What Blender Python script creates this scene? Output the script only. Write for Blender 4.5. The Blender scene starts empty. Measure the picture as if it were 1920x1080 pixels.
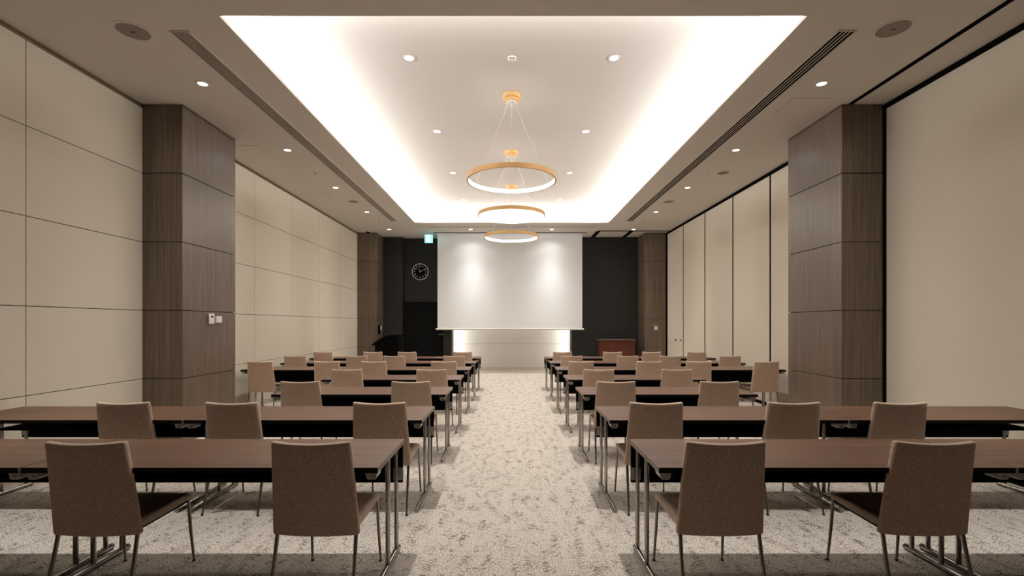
import bpy, bmesh, math, random
from mathutils import Vector, Matrix
random.seed(7)
PI = math.pi
C = bpy.context.scene.collection
S = bpy.context.scene

# ------------------------------------------------------------------ camera, world, exposure, large lights
EYE = 1.42
cam_d = bpy.data.cameras.new('camera')
cam = bpy.data.objects.new('camera', cam_d); C.objects.link(cam)
cam.location = (0, 0, EYE); cam.rotation_euler = (PI/2, 0, 0)
cam_d.sensor_width = 36; cam_d.lens = 36*900/1920
cam_d.shift_x = 2/1920; cam_d.shift_y = 68/1920
cam_d.clip_start = 0.05
S.camera = cam
w = bpy.data.worlds.new('world'); S.world = w; w.use_nodes = True
w.node_tree.nodes['Background'].inputs[0].default_value = (0, 0, 0, 1)
S.view_settings.view_transform = 'Standard'; S.view_settings.look = 'None'
S.view_settings.gamma = 1; S.view_settings.use_curve_mapping = False
S.view_settings.exposure = 0.0
S.cycles.max_bounces = 8; S.cycles.diffuse_bounces = 5; S.cycles.glossy_bounces = 4
S.cycles.caustics_reflective = False; S.cycles.caustics_refractive = False
S.cycles.sample_clamp_indirect = 4.0
SPOT_W = 385.0
BEAM_N, SPILL = 17.0, 0.085
SPOT_COL = (1.0, 0.985, 0.965)
COVE_COL = (1.0, 0.99, 0.98)
COVE_W = 38.0        # per metre of strip
CEIL, COVE = 4.04, 4.32
CX0, CX1, CY0, CY1 = -2.48, 2.52, 4.08, 12.40       # opening of the ceiling recess
def strip_light(name, loc, length, along, tilt_dir, W, col, width=0.05):
    d = bpy.data.lights.new(name, 'AREA'); d.shape = 'RECTANGLE'
    d.size = length; d.size_y = width; d.energy = W; d.color = col
    o = bpy.data.objects.new(name, d); C.objects.link(o); o.location = loc
    x = Vector(along).normalized(); z = -Vector(tilt_dir).normalized()
    y = z.cross(x).normalized()
    o.rotation_euler = Matrix((x, y, z)).transposed().to_euler()
    return o
LX, LY = CX1-CX0+0.3, CY1-CY0+0.3
xm, ym = (CX0+CX1)/2, (CY0+CY1)/2
TI = 0.38
strip_light('cove_glow', (CX0-0.20, ym, 4.09), LY, (0, 1, 0), (TI, 0, 1), COVE_W*LY, COVE_COL)
strip_light('cove_glow', (CX1+0.20, ym, 4.09), LY, (0, 1, 0), (-TI, 0, 1), COVE_W*LY, COVE_COL)
strip_light('cove_glow', (xm, CY0-0.20, 4.09), LX, (1, 0, 0), (0, TI, 1), COVE_W*LX*0.32, COVE_COL)
strip_light('cove_glow', (xm, CY1+0.20, 4.09), LX, (1, 0, 0), (0, -TI, 1), COVE_W*LX, COVE_COL)
NICHE_W = 25.0
NX0, NX1 = -1.78, 1.82
strip_light('niche_glow', (NX0+0.02, 14.50, 1.95), 3.7, (0, 0, 1), (1, 0.3, 0), NICHE_W, (1, 0.96, 0.92), 0.04)
strip_light('niche_glow', (NX1-0.02, 14.50, 1.95), 3.7, (0, 0, 1), (-1, 0.3, 0), NICHE_W, (1, 0.96, 0.92), 0.04)

# ------------------------------------------------------------------ materials
def srgb(r, g, b):
    f = lambda c: (c/255/12.92) if c/255 <= 0.04045 else ((c/255+0.055)/1.055)**2.4
    return (f(r), f(g), f(b), 1)
def mat(name, col, rough=0.6, metal=0.0, spec=0.5):
    m = bpy.data.materials.new(name); m.use_nodes = True
    b = m.node_tree.nodes['Principled BSDF']
    b.inputs['Base Color'].default_value = col if len(col) == 4 else (*col, 1)
    b.inputs['Roughness'].default_value = rough; b.inputs['Metallic'].default_value = metal
    b.inputs['Specular IOR Level'].default_value = spec
    return m
def nodes(m):
    t = m.node_tree
    return t, t.nodes['Principled BSDF']
def coords(t, scale, kind='Object', rot=(0, 0, 0)):
    tc = t.nodes.new('ShaderNodeTexCoord'); mp = t.nodes.new('ShaderNodeMapping')
    mp.inputs['Scale'].default_value = scale; mp.inputs['Rotation'].default_value = rot
    t.links.new(tc.outputs[kind], mp.inputs['Vector'])
    return mp.outputs['Vector']
def noise(t, vec, scale=1, detail=3, rough=0.5):
    n = t.nodes.new('ShaderNodeTexNoise'); n.inputs['Scale'].default_value = scale
    n.inputs['Detail'].default_value = detail; n.inputs['Roughness'].default_value = rough
    t.links.new(vec, n.inputs['Vector']); return n.outputs['Fac']
def ramp(t, fac, stops):
    r = t.nodes.new('ShaderNodeValToRGB'); e = r.color_ramp.elements
    while len(e) < len(stops): e.new(0.5)
    for i, (p, c) in enumerate(stops):
        e[i].position = p; e[i].color = c if len(c) == 4 else (*c, 1)
    t.links.new(fac, r.inputs['Fac']); return r.outputs['Color']
def bump(t, b, h, strength=0.2, dist=0.002):
    n = t.nodes.new('ShaderNodeBump'); n.inputs['Strength'].default_value = strength
    n.inputs['Distance'].default_value = dist
    t.links.new(h, n.inputs['Height']); t.links.new(n.outputs['Normal'], b.inputs['Normal'])
def math_n(t, op, a, b=None):
    n = t.nodes.new('ShaderNodeMath'); n.operation = op
    for i, v in enumerate((a, b)):
        if v is None: continue
        if isinstance(v, (int, float)): n.inputs[i].default_value = v
        else: t.links.new(v, n.inputs[i])
    return n.outputs[0]
def mixc(t, fac, a, b, mode='MIX'):
    n = t.nodes.new('ShaderNodeMix'); n.data_type = 'RGBA'; n.blend_type = mode
    for sock, v in ((n.inputs[0], fac), (n.inputs[6], a), (n.inputs[7], b)):
        if isinstance(v, (int, float)): sock.default_value = v
        elif isinstance(v, tuple): sock.default_value = v
        else: t.links.new(v, sock)
    return n.outputs[2]
def emit(name, col, strength):
    m = mat(name, (0.8, 0.8, 0.8), 0.5); b = m.node_tree.nodes['Principled BSDF']
    b.inputs['Emission Color'].default_value = (*col[:3], 1); b.inputs['Emission Strength'].default_value = strength
    return m
def grain(name, lo, hi, scale, rough, kind='Object', bumpy=0.05, spec=0.4):
    m = mat(name, hi, rough, 0, spec); t, b = nodes(m)
    v = coords(t, scale, kind)
    f1 = noise(t, v, 1, 4, 0.65)
    v2 = coords(t, tuple(s*4.3 for s in scale), kind)
    f2 = noise(t, v2, 1, 2, 0.6)
    f = math_n(t, 'ADD', math_n(t, 'MULTIPLY', f1, 0.6), math_n(t, 'MULTIPLY', f2, 0.4))
    t.links.new(ramp(t, f, [(0.34, lo), (0.66, hi)]), b.inputs['Base Color'])
    if bumpy: bump(t, b, f, bumpy, 0.001)
    return m

M = {}
M['paint'] = mat('ceiling_paint', srgb(220, 214, 206), 0.9, 0, 0.2)
t, b = nodes(M['paint']); bump(t, b, noise(t, coords(t, (60, 60, 60)), 1, 3), 0.03, 0.001)
M['cove_paint'] = mat('recess_paint', srgb(230, 224, 217), 0.9, 0, 0.2)
M['reveal'] = mat('ceiling_edge_shaded', srgb(135, 118, 100), 0.9, 0, 0.2)  # ceiling paint browned down: the shade in the reveal is put into the colour
# fabric wall panels: fine woven cloth
m = M['wall_cloth'] = mat('beige_wall_cloth', srgb(192, 177, 155), 0.95, 0, 0.1); t, b = nodes(m)
f = noise(t, coords(t, (120, 120, 260)), 1, 2, 0.7)
g = noise(t, coords(t, (0.9, 0.9, 0.9)), 1, 2, 0.5)
c = ramp(t, f, [(0.3, srgb(206, 196, 179)), (0.7, srgb(224, 214, 197))])
t.links.new(c, b.inputs['Base Color']); bump(t, b, f, 0.12, 0.001)
m = M['partition'] = mat('partition_cloth', srgb(196, 181, 159), 0.93, 0, 0.12); t, b = nodes(m)
f = noise(t, coords(t, (200, 200, 120)), 1, 2, 0.7)
t.links.new(ramp(t, f, [(0.3, srgb(206, 196, 179)), (0.7, srgb(224, 214, 197))]), b.inputs['Base Color']); bump(t, b, f, 0.1, 0.001)
M['pillar'] = grain('pillar_veneer', srgb(68, 55, 44), srgb(116, 99, 83), (46, 46, 0.6), 0.36, spec=0.6)
M['joint'] = mat('dark_joint', srgb(26, 20, 16), 0.9, 0, 0.1)
M['black_wall'] = grain('black_grained_wall', srgb(23, 22, 20), srgb(36, 35, 31), (0.8, 0.8, 60), 0.65, bumpy=0.1)
M['door_black'] = mat('black_door_paint', srgb(13, 13, 12), 0.7, 0, 0.12)
M['black'] = mat('black_metal', srgb(7, 7, 7), 0.8, 0, 0.05)
M['niche'] = mat('white_niche_board', srgb(206, 200, 192), 0.75, 0, 0.3)
M['base'] = mat('baseboard_vinyl', srgb(196, 184, 166), 0.7, 0, 0.3)
M['white'] = mat('white_plastic', srgb(232, 228, 222), 0.45)
M['screen'] = mat('screen_cloth', srgb(247, 249, 250), 0.95, 0, 0.05)
M['dgrey'] = mat('dark_grey_display', srgb(72, 72, 66), 0.3)
M['speaker'] = mat('speaker_mesh', srgb(152, 138, 130), 0.8)
t, b = nodes(M['speaker']); vo = t.nodes.new('ShaderNodeTexVoronoi'); vo.inputs['Scale'].default_value = 260
t.links.new(coords(t, (1, 1, 1)), vo.inputs['Vector']); bump(t, b, vo.outputs['Distance'], 0.5, 0.002)
M['slat'] = mat('vent_aluminium', srgb(206, 196, 184), 0.7, 0.0)
M['slot'] = mat('vent_void', srgb(12, 10, 9), 0.9, 0, 0.05)
M['gold'] = mat('brushed_gold', srgb(236, 192, 134), 0.45, 0.4)
M['cable'] = mat('clear_cable', srgb(225, 218, 208), 0.4)
M['led'] = emit('ring_led', (1.0, 0.96, 0.91), 17.0)
M['lens'] = emit('downlight_lens', (1.0, 0.95, 0.88), 9.0)
M['trimring'] = mat('downlight_trim', srgb(235, 230, 222), 0.4)
# tables
M['wood'] = grain('table_laminate', srgb(62, 37, 23), srgb(108, 74, 52), (0.8, 34, 34), 0.42, bumpy=0.0, spec=0.48)
M['edge'] = mat('table_edge_band', srgb(120, 100, 86), 0.45)
M['edge_shaded'] = mat('shaded_edge_band', srgb(12, 10, 9), 0.6, 0, 0.15)  # long edges face away from the lights; their shade is set in the colour
M['under'] = mat('black_table_underside', srgb(10, 9, 9), 0.8, 0, 0.1)
M['chrome'] = mat('polished_chrome', srgb(168, 163, 158), 0.14, 1.0)
M['steel'] = mat('satin_steel', srgb(150, 140, 130), 0.28, 1.0)
M['bracket'] = mat('grey_hinge_box', srgb(176, 170, 164), 0.4, 0.3)
M['rubber'] = mat('black_rubber', srgb(20, 20, 20), 0.8)
# chair cloth: taupe with fine pale crackle veins
m = M['chair'] = mat('taupe_crackle_cloth', srgb(128, 102, 84), 0.85, 0, 0.2); t, b = nodes(m)
vec = coords(t, (1, 1, 0.6))
nz = t.nodes.new('ShaderNodeTexNoise'); nz.inputs['Scale'].default_value = 45; nz.inputs['Detail'].default_value = 3; t.links.new(vec, nz.inputs['Vector'])
vv = mixc(t, 0.03, vec, nz.outputs['Color'])
vo = t.nodes.new('ShaderNodeTexVoronoi'); vo.feature = 'DISTANCE_TO_EDGE'; vo.inputs['Scale'].default_value = 84
t.links.new(vv, vo.inputs['Vector'])
fine = noise(t, coords(t, (420, 420, 420)), 1, 2, 0.6)
c = ramp(t, vo.outputs['Distance'], [(0.0, srgb(212, 186, 164)), (0.08, srgb(190, 163, 142)), (0.28, srgb(180, 152, 132))])
c = mixc(t, 0.10, c, ramp(t, fine, [(0.3, (0.35, 0.35, 0.35)), (0.7, (0.75, 0.75, 0.75))]), 'OVERLAY')
t.links.new(c, b.inputs['Base Color']); bump(t, b, vo.outputs['Distance'], 0.2, 0.001)
b.inputs['Sheen Weight'].default_value = 0.8; b.inputs['Sheen Roughness'].default_value = 0.35; b.inputs['Sheen Tint'].default_value = (1, 0.93, 0.87, 1)
# carpet: herringbone of short flecks, zig-zag columns running towards the screen
m = M['carpet'] = mat('flecked_chevron_carpet', srgb(200, 190, 174), 1.0, 0, 0.05); t, b = nodes(m)
tc = t.nodes.new('ShaderNodeTexCoord'); sp = t.nodes.new('ShaderNodeSeparateXYZ'); t.links.new(tc.outputs['Object'], sp.inputs[0])
X, Y = sp.outputs[0], sp.outputs[1]
wob = noise(t, coords(t, (3, 3, 3)), 1, 2, 0.5)
tri = math_n(t, 'PINGPONG', math_n(t, 'ADD', X, math_n(t, 'MULTIPLY', wob, 0.02)), 0.105)
wv = math_n(t, 'ADD', math_n(t, 'SUBTRACT', Y, math_n(t, 'MULTIPLY', tri, 0.60)), math_n(t, 'MULTIPLY', wob, 0.05))
def vec2(a, bb, sa, sb):
    n = t.nodes.new('ShaderNodeCombineXYZ'); t.links.new(math_n(t, 'MULTIPLY', a, sa), n.inputs[0]); t.links.new(math_n(t, 'MULTIPLY', bb, sb), n.inputs[1])
    return n.outputs[0]
streak = noise(t, vec2(wv, X, 62, 17), 1, 3, 0.65)         # short yarn dashes along the chevron arms
cluster = noise(t, vec2(Y, X, 5.5, 13), 1, 2, 0.6)          # dark yarns gather in columns towards the screen
fleck = noise(t, coords(t, (115, 115, 115)), 1, 3, 0.75)
base = ramp(t, fleck, [(0.36, srgb(120, 108, 96)), (0.50, srgb(196, 186, 173)), (0.64, srgb(233, 225, 214))])
dk = math_n(t, 'ADD', math_n(t, 'ADD', math_n(t, 'MULTIPLY', streak, 0.62), math_n(t, 'MULTIPLY', cluster, 0.38)), math_n(t, 'MULTIPLY', math_n(t, 'SUBTRACT', fleck, 0.5), 0.50))
dark = ramp(t, dk, [(0.375, (1, 1, 1)), (0.495, (0, 0, 0))])
c = mixc(t, dark, base, srgb(110, 97, 84))
t.links.new(c, b.inputs['Base Color'])
hh = math_n(t, 'ADD', fleck, math_n(t, 'MULTIPLY', streak, 0.6)); bump(t, b, hh, 0.7, 0.006)
M['podium'] = grain('red_brown_veneer', srgb(66, 30, 20), srgb(96, 46, 31), (18, 18, 1.2), 0.4)
M['podium_edge'] = mat('brown_podium_top', srgb(84, 56, 40), 0.4)
M['teal'] = emit('exit_green', (0.02, 0.72, 0.60), 1.0)
M['exit_white'] = emit('exit_white', (0.80, 1.0, 0.97), 1.1)
M['exit_case'] = emit('exit_glowing_case', (0.02, 0.62, 0.66), 2.2)
M['hatch'] = mat('hatch_paint', srgb(206, 195, 184), 0.9, 0, 0.2)
M['hatch_gap'] = mat('hatch_gap', srgb(140, 126, 112), 0.9, 0, 0.2)

# ------------------------------------------------------------------ mesh helpers
def link(name, me, parent=None, loc=None):
    o = bpy.data.objects.new(name, me); C.objects.link(o)
    if parent: o.parent = parent
    if loc: o.location = loc
    return o
def obj(name, bm, m, parent=None, smooth=False, kind=None, loc=None):
    me = bpy.data.meshes.new(name); bmesh.ops.recalc_face_normals(bm, faces=bm.faces[:]); bm.to_mesh(me); bm.free()
    for mm in (m if isinstance(m, (list, tuple)) else [m]): me.materials.append(mm)
    if smooth:
        me.shade_smooth() if hasattr(me, 'shade_smooth') else None
        for p in me.polygons: p.use_smooth = True
        if smooth != 'all':
            try: me.set_sharp_from_angle(angle=math.radians(38))
            except Exception: pass
    o = link(name, me, parent, loc)
    if kind: o['kind'] = kind
    return o
def box(bm, x0, x1, y0, y1, z0, z1, bev=0, mi=0):
    vs = [bm.verts.new(p) for p in ((x0,y0,z0),(x1,y0,z0),(x1,y1,z0),(x0,y1,z0),(x0,y0,z1),(x1,y0,z1),(x1,y1,z1),(x0,y1,z1))]
    fs = [bm.faces.new([vs[i] for i in q]) for q in ((0,3,2,1),(4,5,6,7),(0,1,5,4),(1,2,6,5),(2,3,7,6),(3,0,4,7))]
    for f in fs: f.material_index = mi
    if bev:
        es = list({e for f in fs for e in f.edges})
        bmesh.ops.bevel(bm, geom=es, offset=bev, segments=1, profile=0.5, affect='EDGES', clamp_overlap=True, material=-1)
    return bm
def B(*a, **k): return box(bmesh.new(), *a, **k)
def tube(bm, pts, r, n=12, cap=True):
    """round bar through the points; r is one radius or one per point"""
    pts = [Vector(p) for p in pts]; rs = r if isinstance(r, (list, tuple)) else [r]*len(pts)
    rings = []; prev = None
    for i, p in enumerate(pts):
        d = (pts[min(i+1, len(pts)-1)] - pts[max(i-1, 0)]).normalized()
        a = Vector((0, 0, 1)) if abs(d.z) < 0.9 else Vector((1, 0, 0))
        u = d.cross(a).normalized() if prev is None else (prev - d*prev.dot(d)).normalized()
        prev = u; v = d.cross(u)
        rings.append([bm.verts.new(p + (u*math.cos(2*PI*k/n) + v*math.sin(2*PI*k/n))*rs[i]) for k in range(n)])
    for a, bb in zip(rings, rings[1:]):
        for k in range(n): bm.faces.new((a[k], a[(k+1) % n], bb[(k+1) % n], bb[k]))
    if cap: bm.faces.new(rings[0][::-1]); bm.faces.new(rings[-1])
    return bm
def T(*a, **k): return tube(bmesh.new(), *a, **k)
def lathe(prof, n=48, bm=None, closed=False, axis='z', c=(0, 0, 0)):
    bm = bm or bmesh.new(); rings = []
    for r, z in prof:
        ring = []
        for k in range(n if r > 1e-6 else 1):
            x, y = r*math.cos(2*PI*k/n), r*math.sin(2*PI*k/n)
            p = (x, y, z) if axis == 'z' else (x, -z, y)
            ring.append(bm.verts.new((p[0]+c[0], p[1]+c[1], p[2]+c[2])))
        rings.append(ring)
    prs = list(zip(rings, rings[1:])) + ([(rings[-1], rings[0])] if closed else [])
    for a, bb in prs:
        for k in range(n):
            q = (k+1) % n
            if len(a) == 1 and len(bb) == 1: continue
            if len(a) == 1: bm.faces.new((a[0], bb[k], bb[q]))
            elif len(bb) == 1: bm.faces.new((a[k], a[q], bb[0]))
            else: bm.faces.new((a[k], a[q], bb[q], bb[k]))
    return bm
def prism(poly, y0, y1, bm=None):
    """polygon in XZ pushed along Y"""
    bm = bm or bmesh.new()
    a = [bm.verts.new((x, y0, z)) for x, z in poly]; c = [bm.verts.new((x, y1, z)) for x, z in poly]
    bm.faces.new(a); bm.faces.new(c[::-1]); n = len(poly)
    for k in range(n): bm.faces.new((a[k], a[(k+1) % n], c[(k+1) % n], c[k]))
    return bm
def tag(o, label, cat, group=None):
    o['label'] = label; o['category'] = cat
    if group: o['group'] = group
    return o
def thing(name, label, cat, loc=(0, 0, 0), rz=0, group=None):
    o = bpy.data.objects.new(name, None); C.objects.link(o); o.location = loc; o.rotation_euler = (0, 0, rz)
    o.empty_display_size = 0.1
    return tag(o, label, cat, group)
def dup(root, loc, rz, label, group=None):
    r = root.copy(); C.objects.link(r); r.location = loc; r.rotation_euler = (0, 0, rz); r['label'] = label
    if group: r['group'] = group
    for ch in list(root.children):
        c = ch.copy(); C.objects.link(c); c.parent = r
        for g in ch.children:
            d = g.copy(); C.objects.link(d); d.parent = c
    return r
ORD = ['first', 'second', 'third', 'fourth', 'fifth', 'sixth', 'last']

# ------------------------------------------------------------------ the room
XL, XR, YB, YF = -4.385, 4.46, -1.5, 14.42           # side walls (faces), wall behind the camera, front wall face
obj('floor', B(-5.0, 5.0, YB-0.2, 15.2, -0.1, 0.0), M['carpet'], kind='structure')
bm = bmesh.new()
box(bm, -5.0, 5.0, YB-0.2, CY0, CEIL, CEIL+0.03); box(bm, -5.0, 5.0, CY1, 15.2, CEIL, CEIL+0.03)
box(bm, -5.0, CX0, CY0, CY1, CEIL, CEIL+0.03); box(bm, CX1, 5.0, CY0, CY1, CEIL, CEIL+0.03)
ceiling = obj('ceiling', bm, M['paint'], kind='structure')
E = 0.42
bm = bmesh.new()
box(bm, CX0-E-.05, CX1+E+.05, CY0-E-.05, CY1+E+.05, COVE, COVE+0.05)
box(bm, CX0-E-.05, CX0-E, CY0-E, CY1+E, CEIL+.03, COVE); box(bm, CX1+E, CX1+E+.05, CY0-E, CY1+E, CEIL+.03, COVE)
box(bm, CX0-E-.05, CX1+E+.05, CY0-E-.05, CY0-E, CEIL+.03, COVE); box(bm, CX0-E-.05, CX1+E+.05, CY1+E, CY1+E+.05, CEIL+.03, COVE)
obj('raised_ceiling', bm, M['cove_paint'], ceiling)

ROWS_Z = [0.07, 0.772, 1.585, 2.40, 3.217, 3.995]
def panels(parent, side, x, ys, m, gap=0.007, zs=ROWS_Z, th=0.02):
    """upright cloth panels on a wall whose face is the plane x"""
    for y0, y1 in zip(ys, ys[1:]):
        for z0, z1 in zip(zs, zs[1:]):
            a, bq = (x-th, x) if side < 0 else (x, x+th)
            obj('panel', B(a, bq, y0+gap/2, y1-gap/2, z0+gap/2, z1-gap/2, bev=0.0015), m, parent)
wl = obj('wall_left', B(XL-0.2, XL-0.019, YB, 15.2, 0, CEIL), M['joint'], kind='structure')
panels(wl, -1, XL, [-1.14, 0.23, 1.60, 2.97, 4.34, 5.72], M['wall_cloth'])
panels(wl, -1, XL, [6.80, 8.21, 9.58, 10.95, 12.32, 13.72], M['wall_cloth'])
obj('ceiling_edge', B(XL-0.02, XL-0.006, YB, 13.72, 3.998, CEIL-0.001), M['reveal'], wl)
obj('baseboard_left', B(XL-0.02, XL+0.004, YB, 13.70, 0.0, 0.068), M['base'], kind='structure')
obj('wall_back', B(-5, 5, YB-0.2, YB, 0, CEIL), M['black_wall'], kind='structure')

# folding partition on the right: black frame, tall cloth leaves
wr = obj('wall_right', B(XR+0.007, XR+0.2, YB, 15.2, 0, CEIL), M['black'], kind='structure')
seams = [-1.4, 1.31, 4.10, 6.87, 8.26, 9.65, 11.04, 12.43, 13.70]
for y0, y1 in zip(seams, seams[1:]):
    p = obj('panel', B(XR, XR+0.03, y0+0.027, y1-0.027, 0.06, 3.982, bev=0.002), M['partition'], wr)
    if y1 == 13.70:
        for yy in (12.58, 12.98):
            obj('pull_ring', lathe([(0.018, 0), (0.03, 0), (0.03, 0.012), (0.018, 0.012)], 20, closed=True), M['steel'], wr).matrix_local = Matrix.Translation((XR, yy, 1.0)) @ Matrix.Rotation(-PI/2, 4, 'Y')
obj('trim_1', B(XR-0.012, XR+0.02, YB, 13.7, 3.985, CEIL-0.001), M['black'], kind='structure')

# pillars with veneer boards
def pillar(name, x0, x1, y0, y1, faces):
    p = obj(name, B(x0+0.022, x1-0.022, y0+0.022, y1-0.022 if y1 < 14 else y1, 0, CEIL-0.001), M['joint'], kind='structure')
    g = 0.004
    zs = [0.0, 0.772, 1.585, 2.40, 3.217, CEIL-0.002]
    for z0, z1 in zip(zs, zs[1:]):
        if 'front' in faces: obj('panel', B(x0+.004, x1-.004, y0, y0+0.023, z0+g, z1-g, bev=0.0015), M['pillar'], p)
        if 'right' in faces: obj('panel', B(x1-0.023, x1, y0+.004, y1-.004, z0+g, z1-g, bev=0.0015), M['pillar'], p)
        if 'left' in faces: obj('panel', B(x0, x0+0.023, y0+.004, y1-.004, z0+g, z1-g, bev=0.0015), M['pillar'], p)
        if 'rear' in faces: obj('panel', B(x0+.004, x1-.004, y1-0.023, y1, z0+g, z1-g, bev=0.0015), M['pillar'], p)
    return p
pillar('pillar', XL, -3.91, 5.71, 6.815, ('front', 'right', 'rear'))
pillar('pillar', 3.935, XR-0.035, 5.71, 6.815, ('front', 'left', 'rear'))
pillar('pillar', XL, -3.84, 13.71, 14.45, ('front', 'right'))
pillar('pillar', 3.82, XR-0.035, 13.71, 14.45, ('front', 'left'))
for y0, y1 in ((5.70, 5.74), (6.79, 6.82), (13.70, 13.74)):
    obj('trim_2', B(XR-0.034, XR+0.012, y0, y1, 0, 3.984), M['black'], kind='structure')

# front wall: black grained boards, a recess with a black door, a white lit niche behind the screen
wf = obj('wall_front', B(-5, 5, 14.84, 15.04, 0, CEIL), M['black_wall'], kind='structure')
obj('panel', B(-3.86, -3.26, YF, 14.85, 0, CEIL-0.001), M['black_wall'], wf)
obj('panel', B(-2.03, NX0, YF, 14.85, 0, CEIL-0.001), M['black_wall'], wf)
obj('panel', B(NX1, 3.84, YF, 14.85, 0, CEIL-0.001), M['black_wall'], wf)
obj('panel', B(-3.26, -2.03, 14.66, 14.85, 2.11, CEIL-0.001), M['black_wall'], wf)
dr = obj('door_1', B(-3.25, -2.04, 14.69, 14.74, 0.005, 2.105, bev=0.003), M['door_black'], kind='structure')
hb = bmesh.new(); tube(hb, [(-2.10, 14.69, 1.11), (-2.10, 14.63, 1.11), (-2.22, 14.63, 1.11)], 0.010, 10); lathe([(0, 0.012), (0.026, 0.012), (0.026, 0), (0, 0)], 20, hb, axis='y', c=(-2.10, 14.69, 1.11))
obj('handle', hb, M['steel'], dr, smooth=True)
zs = [0.09, 0.815, 1.63, 2.45, 3.26, 4.03]
nc = obj('panel', B(NX0, NX1, 14.80, 14.84, 0, CEIL-0.001), M['joint'], wf)
for z0, z1 in zip(zs, zs[1:]):
    obj('board', B(NX0+.002, NX1-.002, 14.775, 14.803, z0+0.003, z1-0.003, bev=0.0015), M['niche'], nc)
obj('baseboard_front', B(NX0+.002, NX1-.002, 14.76, 14.80, 0, 0.09), M['base'], kind='structure')

# ------------------------------------------------------------------ projection screen
ps = thing('projection_screen', 'large white roll-down projection screen hanging before the dark front wall', 'screen', (-0.02, 13.76, CEIL))
obj('screen_cloth', B(-2.085, 2.065, -0.003, 0.003, -2.74, -0.005), M['screen'], ps)
obj('bottom_bar', T([(-2.13, 0, -2.755), (2.11, 0, -2.755)], 0.026, 16), M['white'], ps, smooth=True)
obj('housing_lip', B(-2.2, 2.2, -0.06, -0.03, -0.012, -0.0005), M['slot'], ps)

# ------------------------------------------------------------------ ceiling fittings
def downlight(x, y, z, label, group):
    t_ = thing('downlight', label, 'light', (x, y, z), 0, group)
    obj('trim_ring', lathe([(0.047, -0.002), (0.052, -0.005), (0.066, -0.004), (0.067, -0.0005), (0.047, -0.0005)], 32, closed=True), M['trimring'], t_, smooth=True)
    obj('lens', lathe([(0, -0.0005), (0.047, -0.0005), (0.047, -0.002), (0, -0.002)], 28), M['lens'], t_)
    d = spot_dim[y > 12, y < 4]
    l = bpy.data.objects.new('beam', d); C.objects.link(l); l.parent = t_; l.location = (0, 0, -0.02)
    return t_
spot_dim = {}
for front, rear in ((False, False), (True, False), (False, True)):     # three dimming zones: screen end, middle, rear
    d = bpy.data.lights.new('beam', 'SPOT'); d.color = SPOT_COL; spot_dim[front, rear] = d
    d.energy = SPOT_W*(0.92 if front else 0.92 if rear else 1.0)
    d.spot_size = math.radians(150); d.spot_blend = 0.5; d.shadow_soft_size = 0.045
    # photometric distribution of the fitting: a tight beam on a faint wide spill
    d.use_nodes = True; t = d.node_tree; em = next(n for n in t.nodes if n.type == 'EMISSION')
    tc = t.nodes.new('ShaderNodeTexCoord'); sp = t.nodes.new('ShaderNodeSeparateXYZ'); t.links.new(tc.outputs['Normal'], sp.inputs[0])
    cz = math_n(t, 'ABSOLUTE', sp.outputs[2])
    t.links.new(math_n(t, 'ADD', math_n(t, 'POWER', cz, BEAM_N), math_n(t, 'MULTIPLY', math_n(t, 'POWER', cz, 1.5), SPILL)), em.inputs['Strength'])
LY_ = [13.25, 11.2, 9.2, 7.22, 5.23, 3.23]
for i, y in enumerate(LY_):
    n = ORD[i]
    downlight(-3.36, y, CEIL, f'round recessed downlight between fine-slatted vent and beige panel wall, {n} from the screen', 'downlights along the beige panel wall')
    downlight(3.385, y, CEIL, f'round recessed downlight between four-slot vent and folding partition, {n} from the screen', 'downlights along the folding partition')
    for x, sd in ((-1.11, 'clock side'), (1.125, 'partition side')):
        inr = CY0 < y < CY1
        downlight(x, y, COVE if inr else CEIL,
                  (f'round downlight in raised white ceiling, {sd} of the ring pendants, {n} from the screen' if inr else
                   f'round downlight in low ceiling strip {"before the screen" if i == 0 else "behind the raised part"}, {sd}, {n} from the screen'),
                  'downlights of the raised ceiling' if inr else 'downlights beside the raised ceiling')

def ceiling_speaker(x, y, r, label):
    t_ = thing('ceiling_speaker', label, 'speaker', (x, y, CEIL), 0, 'round speakers in the ceiling')
    obj('rim', lathe([(r*.83, -0.003), (r*.86, -0.006), (r, -0.003), (r, -0.0005), (r*.83, -0.0005)], 48, closed=True), M['paint'], t_, smooth=True)
    obj('grille', lathe([(0, -0.004), (r*.83, -0.003), (r*.83, -0.0005), (0, -0.0005)], 48), M['speaker'], t_)
    obj('badge', B(-r*.13, r*.13, -0.005, 0.005, -0.006, -0.0042), M['slot'], t_)
ceiling_speaker(-3.38, 4.295, 0.155, 'round grey ceiling speaker past the vent end, beige panel wall side')
ceiling_speaker(3.39, 4.256, 0.155, 'round grey ceiling speaker past the vent end, partition side')
ceiling_speaker(-3.36, 10.25, 0.125, 'small round ceiling speaker between vent and beige panel wall')
ceiling_speaker(3.67, 8.30, 0.11, 'small round ceiling speaker nearest the partition')
ceiling_speaker(3.37, 10.25, 0.125, 'small round ceiling speaker beside four-slot vent, farther from the pillar')

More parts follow.
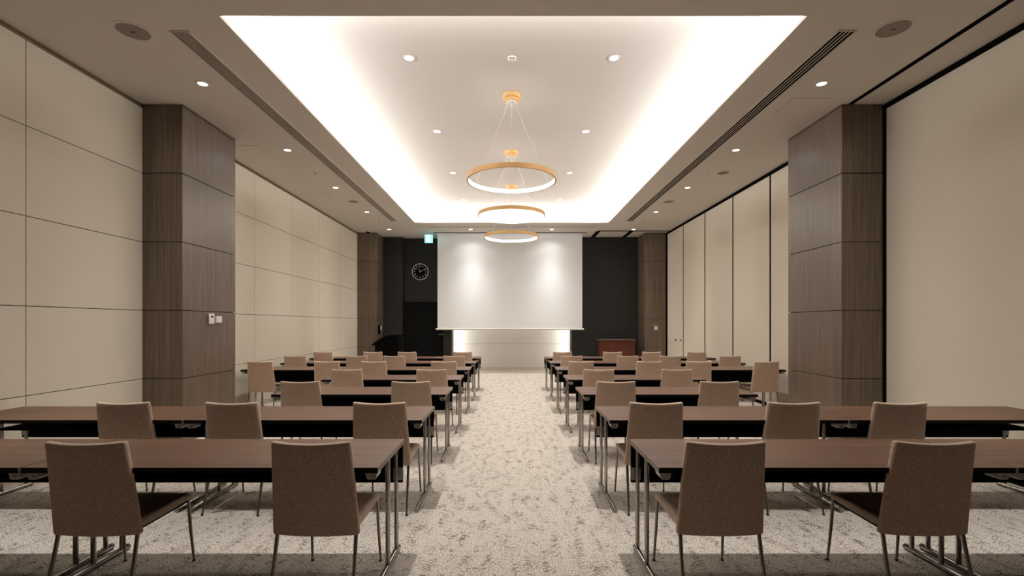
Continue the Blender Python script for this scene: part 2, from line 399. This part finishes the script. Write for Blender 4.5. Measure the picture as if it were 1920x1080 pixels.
def vent(x0, x1, y0, y1, ncell, solid, label, frame=0.014):
    t_ = thing('ceiling_vent', label, 'vent', ((x0+x1)/2, (y0+y1)/2, CEIL)); hx, hy = (x1-x0)/2, (y1-y0)/2
    obj('backing', B(-hx+frame, hx-frame, -hy+frame, hy-frame, -0.002, -0.0004), M['slot'], t_)
    bm = bmesh.new(); box(bm, -hx, -hx+frame, -hy, hy, -0.008, -0.0004); box(bm, hx-frame, hx, -hy, hy, -0.012, -0.0004)
    box(bm, -hx+frame, hx-frame, -hy, -hy+frame, -0.008, -0.0004); box(bm, -hx+frame, hx-frame, hy-frame, hy, -0.008, -0.0004)
    obj('frame', bm, M['slat'], t_)
    pitch = (2*hx-2*frame)/ncell
    me = None
    for k in range(1, ncell):
        xc = -hx+frame+k*pitch
        if me is None:
            o = obj('slat', B(-pitch*solid/2, pitch*solid/2, -hy+frame, hy-frame, -0.007, -0.002), M['slat'], t_); me = o.data
        else: o = link('slat', me, t_)
        o.location = (xc, 0, 0)
vent(-3.05, -2.875, 4.28, 12.2, 9, 0.36, 'long narrow ceiling vent with many fine slats')
vent(2.915, 3.085, 4.27, 12.2, 4, 0.27, 'long ceiling vent with four wide dark slots')
t_ = thing('slot_diffuser', 'single dark slot diffuser across the ceiling before the screen', 'vent', (0, 12.9, CEIL))
obj('slot', B(-2.27, 2.28, -0.018, 0.018, -0.002, -0.0004), M['slot'], t_)
bm = bmesh.new(); box(bm, -2.29, 2.30, -0.032, -0.018, -0.005, -0.0004); box(bm, -2.29, 2.30, 0.018, 0.032, -0.005, -0.0004)
obj('frame', bm, M['slat'], t_)

# partition tracks in the ceiling
def track(x0, x1, y0, y1, label, gap=0.4):
    t_ = thing('partition_track', label, 'track', ((x0+x1)/2, (y0+y1)/2, CEIL), 0, 'ceiling tracks of the folding partition'); hx, hy = (x1-x0)/2, (y1-y0)/2
    obj('groove', B(-hx, hx, -hy, hy, -0.003, -0.0004), M['slot'], t_)
    if hx < hy:
        for s in (-1, 1): obj('rail', B(s*hx-0.010*(s > 0), s*hx+0.010*(s < 0), -hy, hy, -0.008, -0.0005), M['black'], t_)
    else:
        for s in (-1, 1): obj('rail', B(-hx, hx, s*hy-0.010*(s > 0), s*hy+0.010*(s < 0), -0.008, -0.0005), M['black'], t_)
track(4.01, 4.06, YB, 5.705, 'dark ceiling track running up to the veneered pillar')
track(2.45, 4.44, 13.42, 13.50, 'dark ceiling track crossing before the partition-side far pillar')
track(2.40, 2.52, 13.51, 14.41, 'dark ceiling stub track nearest the projection screen')
track(3.33, 3.45, 13.51, 14.41, 'dark ceiling stub track beside the far pillar')

def hatch(x0, x1, y0, y1, label):
    t_ = thing('ceiling_hatch', label, 'hatch', ((x0+x1)/2, (y0+y1)/2, CEIL)); hx, hy = (x1-x0)/2, (y1-y0)/2
    obj('frame_gap', B(-hx, hx, -hy, hy, -0.0012, -0.0004), M['hatch_gap'], t_)
    obj('hatch_lid', B(-hx+.004, hx-.004, -hy+.004, hy-.004, -0.003, -0.0013), M['paint'], t_)
hatch(3.27, 3.72, 5.56, 6.01, 'square access hatch in the ceiling beside the partition-side pillar')
hatch(-4.16, -3.71, 7.02, 7.46, 'square access hatch in the ceiling beside the panel-wall pillar')
hatch(-4.16, -3.72, 9.50, 9.96, 'square ceiling access hatch over the beige panel wall, farther from the pillar')

def detector(x, y, z, r, label, name='smoke_detector'):
    t_ = thing(name, label, 'detector', (x, y, z))
    obj('base', lathe([(0, -0.0005), (r, -0.0005), (r, -r*.25), (r*.9, -r*.3), (0, -r*.3)], 32), M['white'], t_, smooth=True)
    obj('chamber', lathe([(0, -r*.3), (r*.72, -r*.3), (r*.72, -r*.52), (0, -r*.52)], 24), M['slot'], t_)
    for k in range(8):
        a = 2*PI*k/8
        o = obj('rib', B(r*.6, r*.76, -r*.12, r*.12, -r*.54, -r*.3), M['white'], t_); o.rotation_euler = (0, 0, a)
    obj('cap', lathe([(0, -r*.52), (r*.74, -r*.52), (r*.66, -r*.62), (r*.2, -r*.7), (0, -r*.7)], 32), M['white'], t_, smooth=True)
detector(0.012, 5.23, COVE, 0.052, 'white smoke detector on the raised ceiling beside the nearest ring pendant')
def sprinkler(x, y, label):
    t_ = thing('sprinkler', label, 'sprinkler', (x, y, CEIL), 0, 'sprinkler heads in the ceiling')
    obj('plate', lathe([(0, -0.0005), (0.032, -0.0005), (0.03, -0.005), (0, -0.005)], 24), M['white'], t_, smooth=True)
    obj('nozzle', T([(0, 0, -0.005), (0, 0, -0.03)], [0.010, 0.006], 10), M['steel'], t_, smooth=True)
    obj('deflector', lathe([(0, -0.03), (0.016, -0.03), (0.016, -0.033), (0, -0.033)], 16), M['steel'], t_)
sprinkler(-3.37, 8.27, 'small sprinkler head between the vent and beige panel wall, nearer the pillar')
sprinkler(3.39, 8.30, 'small sprinkler head beside the small round speaker nearest the partition')
sprinkler(-3.36, 12.2, 'small sprinkler head off the fine-slatted vent\'s far end')
sprinkler(3.36, 12.2, 'small sprinkler head off the four-slot vent\'s far end')
t_ = thing('dome_camera', 'small dome camera on the ceiling above the panel-wall far pillar', 'camera', (-4.0, 13.45, CEIL))
obj('mount', lathe([(0, -0.0005), (0.055, -0.0005), (0.055, -0.03), (0, -0.03)], 24), M['white'], t_, smooth=True)
obj('dome', lathe([(0.046, -0.03), (0.044, -0.05), (0.03, -0.068), (0, -0.075)], 24), M['black'], t_, smooth='all')

# ------------------------------------------------------------------ ring pendants
RR, RB, RH = 0.567, 3.225, 0.056
for i, (y, which) in enumerate(((6.07, 'nearest the smoke detector'), (8.06, 'middle one of three'), (10.05, 'closest to the projection screen'))):
    t_ = thing('ring_pendant', f'gold ring pendant lamp with glowing inner band, {which}', 'lamp', (0.008, y, COVE), 0, 'gold ring pendants')
    zt = RB-COVE
    obj('ring_band', lathe([(RR, zt), (RR, zt+RH), (RR-.022, zt+RH), (RR-.022, zt+RH-.003), (RR-.006, zt+RH-.004), (RR-.006, zt+.004), (RR-.022, zt+.003), (RR-.022, zt)], 96, closed=True), M['gold'], t_, smooth=True)
    obj('light_band', lathe([(RR-.0205, zt+.0035), (RR-.007, zt+.0035), (RR-.007, zt+RH-.0045), (RR-.0205, zt+RH-.0045)], 96, closed=True), M['led'], t_, smooth=True)
    cn = obj('canopy', lathe([(0, -.0005), (.112, -.0005), (.112, -.050), (.106, -.056), (.09, -.056), (.09, -.086), (.084, -.09), (0, -.09)], 40), M['gold'], t_, smooth=True)
    obj('canopy_cap', lathe([(0, -.09), (.062, -.09), (.060, -.102), (0, -.106)], 32), M['white'], cn, smooth=True)
    for a in (-90, 30, 150):
        ca, sa = math.cos(math.radians(a)), math.sin(math.radians(a))
        obj('cable', T([(.078*ca, .078*sa, -.088), (.08*ca, .08*sa, -.16), ((RR-.012)*ca, (RR-.012)*sa, zt+RH-.002)], 0.0022, 6), M['cable'], t_)
    obj('cable_grip', lathe([(0, -.150), (.012, -.154), (.012, -.172), (0, -.176)], 12, c=(0, -.085, -.02)), M['cable'], t_, smooth=True)

# ------------------------------------------------------------------ clock, exit sign, wall devices
ck = thing('wall_clock', 'round black wall clock with white numerals above the black door', 'clock', (-2.765, 14.66, 3.02))
obj('case', lathe([(0, 0), (.235, 0), (.235, .03), (.228, .034), (0, .034)], 48, axis='y'), M['black'], ck, smooth=True)
obj('rim', lathe([(.232, 0), (.252, 0), (.252, .036), (.246, .042), (.236, .042), (.232, .036)], 64, axis='y', closed=True), M['white'], ck, smooth=True)
def flat_text(body, size, m, parent, name, loc, rot=(PI/2, 0, 0)):
    cu = bpy.data.curves.new(name, 'FONT'); cu.body = body; cu.size = size; cu.align_x = 'CENTER'; cu.align_y = 'CENTER'; cu.extrude = 0.0008; cu.resolution_u = 3
    tmp = bpy.data.objects.new('tmp', cu); C.objects.link(tmp)
    dg = bpy.context.evaluated_depsgraph_get(); me = bpy.data.meshes.new_from_object(tmp.evaluated_get(dg))
    bpy.data.objects.remove(tmp); me.materials.clear(); me.materials.append(m)
    o = link(name, me, parent); o.location = loc; o.rotation_euler = rot
    return o
for h in range(1, 13):
    a = PI/2 - h*PI/6
    flat_text(str(h), 0.082, M['white'], ck, 'numeral', (.175*math.cos(a), -.0352, .175*math.sin(a)))
def hand(name, length, wd, deg, y):
    bm = bmesh.new(); box(bm, -wd/2, wd/2, y-.002, y, -.03, length)
    o = obj(name, bm, M['white'], ck); o.rotation_euler = (0, math.radians(deg), 0)
hand('hour_hand', .105, .012, -25, -.038); hand('minute_hand', .165, .008, 62, -.041)
obj('pin', lathe([(0, .034), (.012, .034), (.012, .044), (0, .044)], 16, axis='y'), M['white'], ck)

ex = thing('exit_sign', 'lit green and white exit sign hanging from the ceiling beside the screen', 'sign', (-2.325, 13.55, CEIL))
obj('stem', T([(0, .02, -.0005), (0, .02, -.095)], .012, 10), M['white'], ex)
obj('housing', B(-.112, .112, -.004, .045, -.315, -.09, bev=.004), M['exit_case'], ex)
obj('green_face', B(-.108, .108, -.008, -.004, -.311, -.094), M['teal'], ex)
obj('white_face', B(-.048, .052, -.010, -.008, -.306, -.098), M['exit_white'], ex)

tm = thing('thermostat', 'white wall controller with grey display on veneered pillar', 'controller', (-3.91, 6.24, 1.492))
obj('body', B(0, .024, -.055, .055, -.065, .065, bev=.003), M['white'], tm)
obj('display', B(.024, .0252, -.02, .03, .012, .042), M['dgrey'], tm)
for k in range(4): obj('side_button', B(.006, .018, -.058, -.055, -.055+k*.028, -.039+k*.028), M['dgrey'], tm)
obj('key', B(.024, .0265, -.02, .03, -.045, -.015, bev=.001), M['white'], tm)
sb = thing('sensor_box', 'plain white square box beside the controller on veneered pillar', 'switch', (-3.91, 6.40, 1.483))
obj('body', B(0, .022, -.06, .06, -.043, .043, bev=.003), M['white'], sb)
obj('cover_edge', B(.022, .0245, -.035, .056, -.04, .04, bev=.001), M['white'], sb)
sw = thing('wall_switch', 'small white keypad on the partition-side far pillar', 'switch', (4.14, 13.71, 1.335))
obj('plate', B(-.045, .045, -.012, 0, -.08, .08, bev=.002), M['slat'], sw)
obj('display', B(-.032, .032, -.014, -.012, .035, .065), M['slot'], sw)
for k in range(3): obj('key', B(-.034, .034, -.0165, -.012, -.068+k*.032, -.042+k*.032, bev=.001), M['white'], sw)
sw = thing('light_switch', 'white light switch plate on the side of panel-wall far pillar', 'switch', (-3.84, 14.12, 1.31))
obj('plate', B(0, .012, -.08, .08, -.065, .065, bev=.002), M['white'], sw)
obj('rocker', B(.012, .017, -.045, .045, -.05, .05, bev=.002), M['white'], sw)
ph = thing('wall_phone', 'black wall handset unit on the side of panel-wall far pillar', 'phone', (-3.84, 13.90, 1.25))
obj('cradle', B(0, .03, -.04, .04, -.13, .13, bev=.004), M['black'], ph)
obj('handset', B(.03, .055, -.03, .03, -.12, .16, bev=.008), M['black'], ph)

# ------------------------------------------------------------------ lecterns
lc = thing('lectern', 'black lectern with slanted top in front of the panel-wall far pillar', 'lectern', (-3.32, 12.95, 0))
obj('body', prism([(-.36, 0), (.28, 0), (.28, 1.06), (-.06, 1.06), (-.36, .87)], 0.05, .50), M['black'], lc)
obj('desk_top', prism([(-.435, .84), (-.42, .90), (-.10, 1.095), (.03, 1.125), (.30, 1.13), (.30, 1.085), (-.06, 1.06), (-.36, .87)], 0, .56), M['black'], lc)
obj('plinth', B(-.33, .25, .09, .46, 0, .05), M['slot'], lc)
mc = obj('microphone', T([(-.22, .3, 1.02), (-.215, .3, 1.09), (-.20, .3, 1.16)], .005, 8), M['black'], lc)
obj('microphone_head', T([(-.20, .3, 1.155), (-.19, .3, 1.195)], [.012, .014], 10), M['black'], mc)
pd = thing('wooden_podium', 'red-brown wooden podium against the dark wall beside the far pillar', 'podium', (3.06, 13.75, 0))
obj('top', B(-.55, .52, -.02, .42, .95, .985, bev=.004), M['podium_edge'], pd)
for x0 in (-.50, .455): obj('side_panel', B(x0, x0+.035, 0, .40, 0, .95, bev=.002), M['podium'], pd)
obj('front_panel', B(-.465, .455, .012, .032, .03, .95), M['podium'], pd)
obj('shelf', B(-.465, .455, .04, .39, .5, .52), M['podium'], pd)

# ------------------------------------------------------------------ tables
TW, TD, TH = 1.795, 0.605, 0.70
def make_table(label, group):
    t_ = thing('training_table', label, 'table', (0, 0, 0), 0, group)
    hx, hy = TW/2, TD/2
    bm = bmesh.new(); box(bm, -hx, hx, -hy, hy, TH-.028, TH, bev=.0015)
    bm.faces.ensure_lookup_table()
    for f in bm.faces:
        n = f.normal if f.normal.length else Vector((0, 0, 1)); f.normal_update(); n = f.normal
        f.material_index = 0 if abs(n.z) > .5 and f.calc_center_median().z > TH-.01 else (3 if n.z < -.5 else (1 if abs(n.x) > .5 else 2))
    obj('tabletop', bm, [M['wood'], M['edge'], M['edge_shaded'], M['under']], t_)
    obj('modesty_panel', B(-hx+.005, hx-.005, hy-.03, hy-.015, .435, TH-.03, bev=.002), M['under'], t_)
    obj('shelf', B(-hx+.16, hx-.16, -hy+.20, hy-.04, TH-.125, TH-.115, bev=.002), M['under'], t_)
    for s in (-1, 1):
        x = s*(hx+.0)-s*0.0
        xf = s*(hx-.045)
        ft = obj('foot', T([(xf, -hy+.02, .020), (xf, hy+.01, .020)], .0165, 14), M['chrome'], t_, smooth=True)
        for yy in (-hy+.012, hy+.012): obj('foot_cap', T([(xf, yy-.006, .0195), (xf, yy+.006, .0195)], .0178, 12), M['steel'], ft, smooth=True)
        for yy in (hy-.235, hy-.03): obj('leg', T([(xf, yy, .02), (xf, yy, TH-.03)], .0135, 14), M['chrome'], t_, smooth=True)
        obj('top_rail', T([(xf, hy-.03, TH-.042), (xf, -hy+.07, TH-.042)], .0115, 12), M['chrome'], t_, smooth=True)
        br = bmesh.new()
        a = [(-.042, 0), (.042, 0), (.036, -.034), (.026, -.046), (-.022, -.046), (-.034, -.034)]
        prism([(s*(hx-.040)+p*.72, TH-.028+q*.85) for p, q in a], -hy+.02, -hy+.10, br)
        hg = obj('hinge_box', br, M['bracket'], t_)
        obj('screw', lathe([(0, 0), (.005, 0), (.005, .002), (0, .002)], 10, axis='y', c=(s*(hx-.040)+.004, -hy+.02, TH-.050)), M['chrome'], hg)
        obj('panel_clip', B(s*(hx-.035)-.028, s*(hx-.035)+.028, hy-.038, hy-.029, .452, .53, bev=.003), M['bracket'], t_)
    return t_
TF = [2.41, 3.61, 4.925, 6.235, 7.575, 8.88, 10.15]
ROWN = ['seventh', 'sixth', 'fifth', 'fourth', 'third', 'second', 'first']
first_table = None
XA = {-1: -0.668, 1: 0.742}
SIDE = {-1: 'clock side', 1: 'partition side'}
for r, y in enumerate(TF):
    for s in (-1, 1):
        for k in range(1 if r in (2, 3) else 2):
            x = XA[s] + s*(TW/2 + k*(TW+.012))
            where = 'beside the aisle' if k == 0 else 'by the wall'
            lab = f'wood-topped training table, {ROWN[r]} row from the screen, {SIDE[s]}, {where}'
            if first_table is None:
                first_table = make_table(lab, 'training tables in rows'); first_table.location = (x, y+TD/2, 0)
            else: dup(first_table, (x, y+TD/2, 0), 0, lab)

# ------------------------------------------------------------------ chairs
def slab(fn, nu, nv, bev, seg=3):
    """closed padded sheet: fn(u, v, side) gives a point, u and v in -1..1, side 0 or 1"""
    bm = bmesh.new(); g = [[[bm.verts.new(fn(-1+2*i/nu, -1+2*j/nv, s)) for j in range(nv+1)] for i in range(nu+1)] for s in (0, 1)]
    for s in (0, 1):
        for i in range(nu):
            for j in range(nv):
                q = (g[s][i][j], g[s][i+1][j], g[s][i+1][j+1], g[s][i][j+1]); bm.faces.new(q if s else q[::-1])
    loop = [(i, 0) for i in range(nu)] + [(nu, j) for j in range(nv)] + [(i, nv) for i in range(nu, 0, -1)] + [(0, j) for j in range(nv, 0, -1)]
    for (i, j), (k, l) in zip(loop, loop[1:]+loop[:1]): bm.faces.new((g[0][i][j], g[0][k][l], g[1][k][l], g[1][i][j]))
    bmesh.ops.recalc_face_normals(bm, faces=bm.faces[:])
    bm.edges.ensure_lookup_table()
    es = [e for e in bm.edges if e.calc_face_angle(0) > math.radians(50)]
    bmesh.ops.bevel(bm, geom=es, offset=bev, segments=seg, profile=0.5, affect='EDGES', clamp_overlap=True)
    return bm
def back_fn(u, v, s):
    h = (v+1)/2                                  # 0 bottom, 1 top
    w_ = .221 + (.196-.221)*h
    z = .350 + (.842-.350)*h - (.010*(1-u*u)*max(0, h-.5)*2) - .008*(1-u*u)*(1-h)
    yc = -.205 - .065*h - .022*h*h*0.3
    yc += -.026*(1-u*u)*(0.35+0.65*h)           # wraps round the sitter
    return (u*w_, yc + (.036 if s else 0.0) + .020, z)
def seat_fn(u, v, s):
    w_ = .212 - .006*(v+1)/2
    y = -.185 + (.245+.185)*(v+1)/2
    f = max(0, v)
    z = .424 + .006*(1-u*u) - .012*f**3 if s else .376 + .006*f
    return (u*w_, y, z)
def make_chair(label, group):
    t_ = thing('stacking_chair', label, 'chair', (0, 0, 0), 0, group)
    obj('backrest', slab(back_fn, 10, 10, .012), M['chair'], t_, smooth='all')
    obj('seat', slab(seat_fn, 8, 10, .012), M['chair'], t_, smooth='all')
    for s in (-1, 1):
        fl = obj('leg', T([(s*.195, .225, .385), (s*.199, .24, .20), (s*.205, .262, .004)], [.0095, .009, .0068], 12), M['steel'], t_, smooth=True)
        obj('glide', T([(s*.205, .262, 0), (s*.205, .262, .010)], .0080, 10), M['rubber'], fl)
        rl = obj('leg', T([(s*.200, -.165, .385), (s*.203, -.195, .24), (s*.209, -.262, .004)], [.0105, .010, .0075], 12), M['steel'], t_, smooth=True)
        obj('glide', T([(s*.209, -.262, 0), (s*.209, -.262, .010)], .0088, 10), M['rubber'], rl)
    fr = bmesh.new()
    for s in (-1, 1): tube(fr, [(s*.188, -.15, .368), (s*.188, .225, .374)], .009, 8)
    tube(fr, [(-.188, -.12, .368), (.188, -.12, .368)], .009, 8); tube(fr, [(-.188, .16, .372), (.188, .16, .372)], .009, 8)
    obj('seat_frame', fr, M['black'], t_)
    return t_
CH = {-1: [[(580), (153)], [710.5, 432, 224], [768.5, 559.5], [809, 648.5], [831, 700, 611.5, 485], [851, 739, 668.5, 551.5], [867, 763, 698, 604.5]],
      1: [[1365, 1763], [1233.5, 1493.5, 1694], [1157, 1352.5], [1123.5, 1272], [1090.5, 1218.5, 1311.5, 1438.5], [1072, 1178, 1257.5, 1370.5], [1055, 1149.5, 1222.5, 1308]]}
POS = ['aisle seat', 'second seat from aisle', 'third seat from aisle', 'fourth seat from aisle']
first_chair = None
for r, y in enumerate(TF):
    for s in (-1, 1):
        for k, px in enumerate(CH[s][r]):
            zt = y-.055; x = (px-958)*zt/900
            rz = math.radians(random.uniform(-1.2, 1.2))
            lab = f'taupe fabric chair, {POS[k]} of the {ROWN[r]} row from the screen, {SIDE[s]}'
            loc = (x, y+.215+random.uniform(-.006, .006), 0)
            if first_chair is None:
                first_chair = make_chair(lab, 'taupe chairs at the training tables'); first_chair.location = loc; first_chair.rotation_euler = (0, 0, rz)
            else: dup(first_chair, loc, rz, lab)
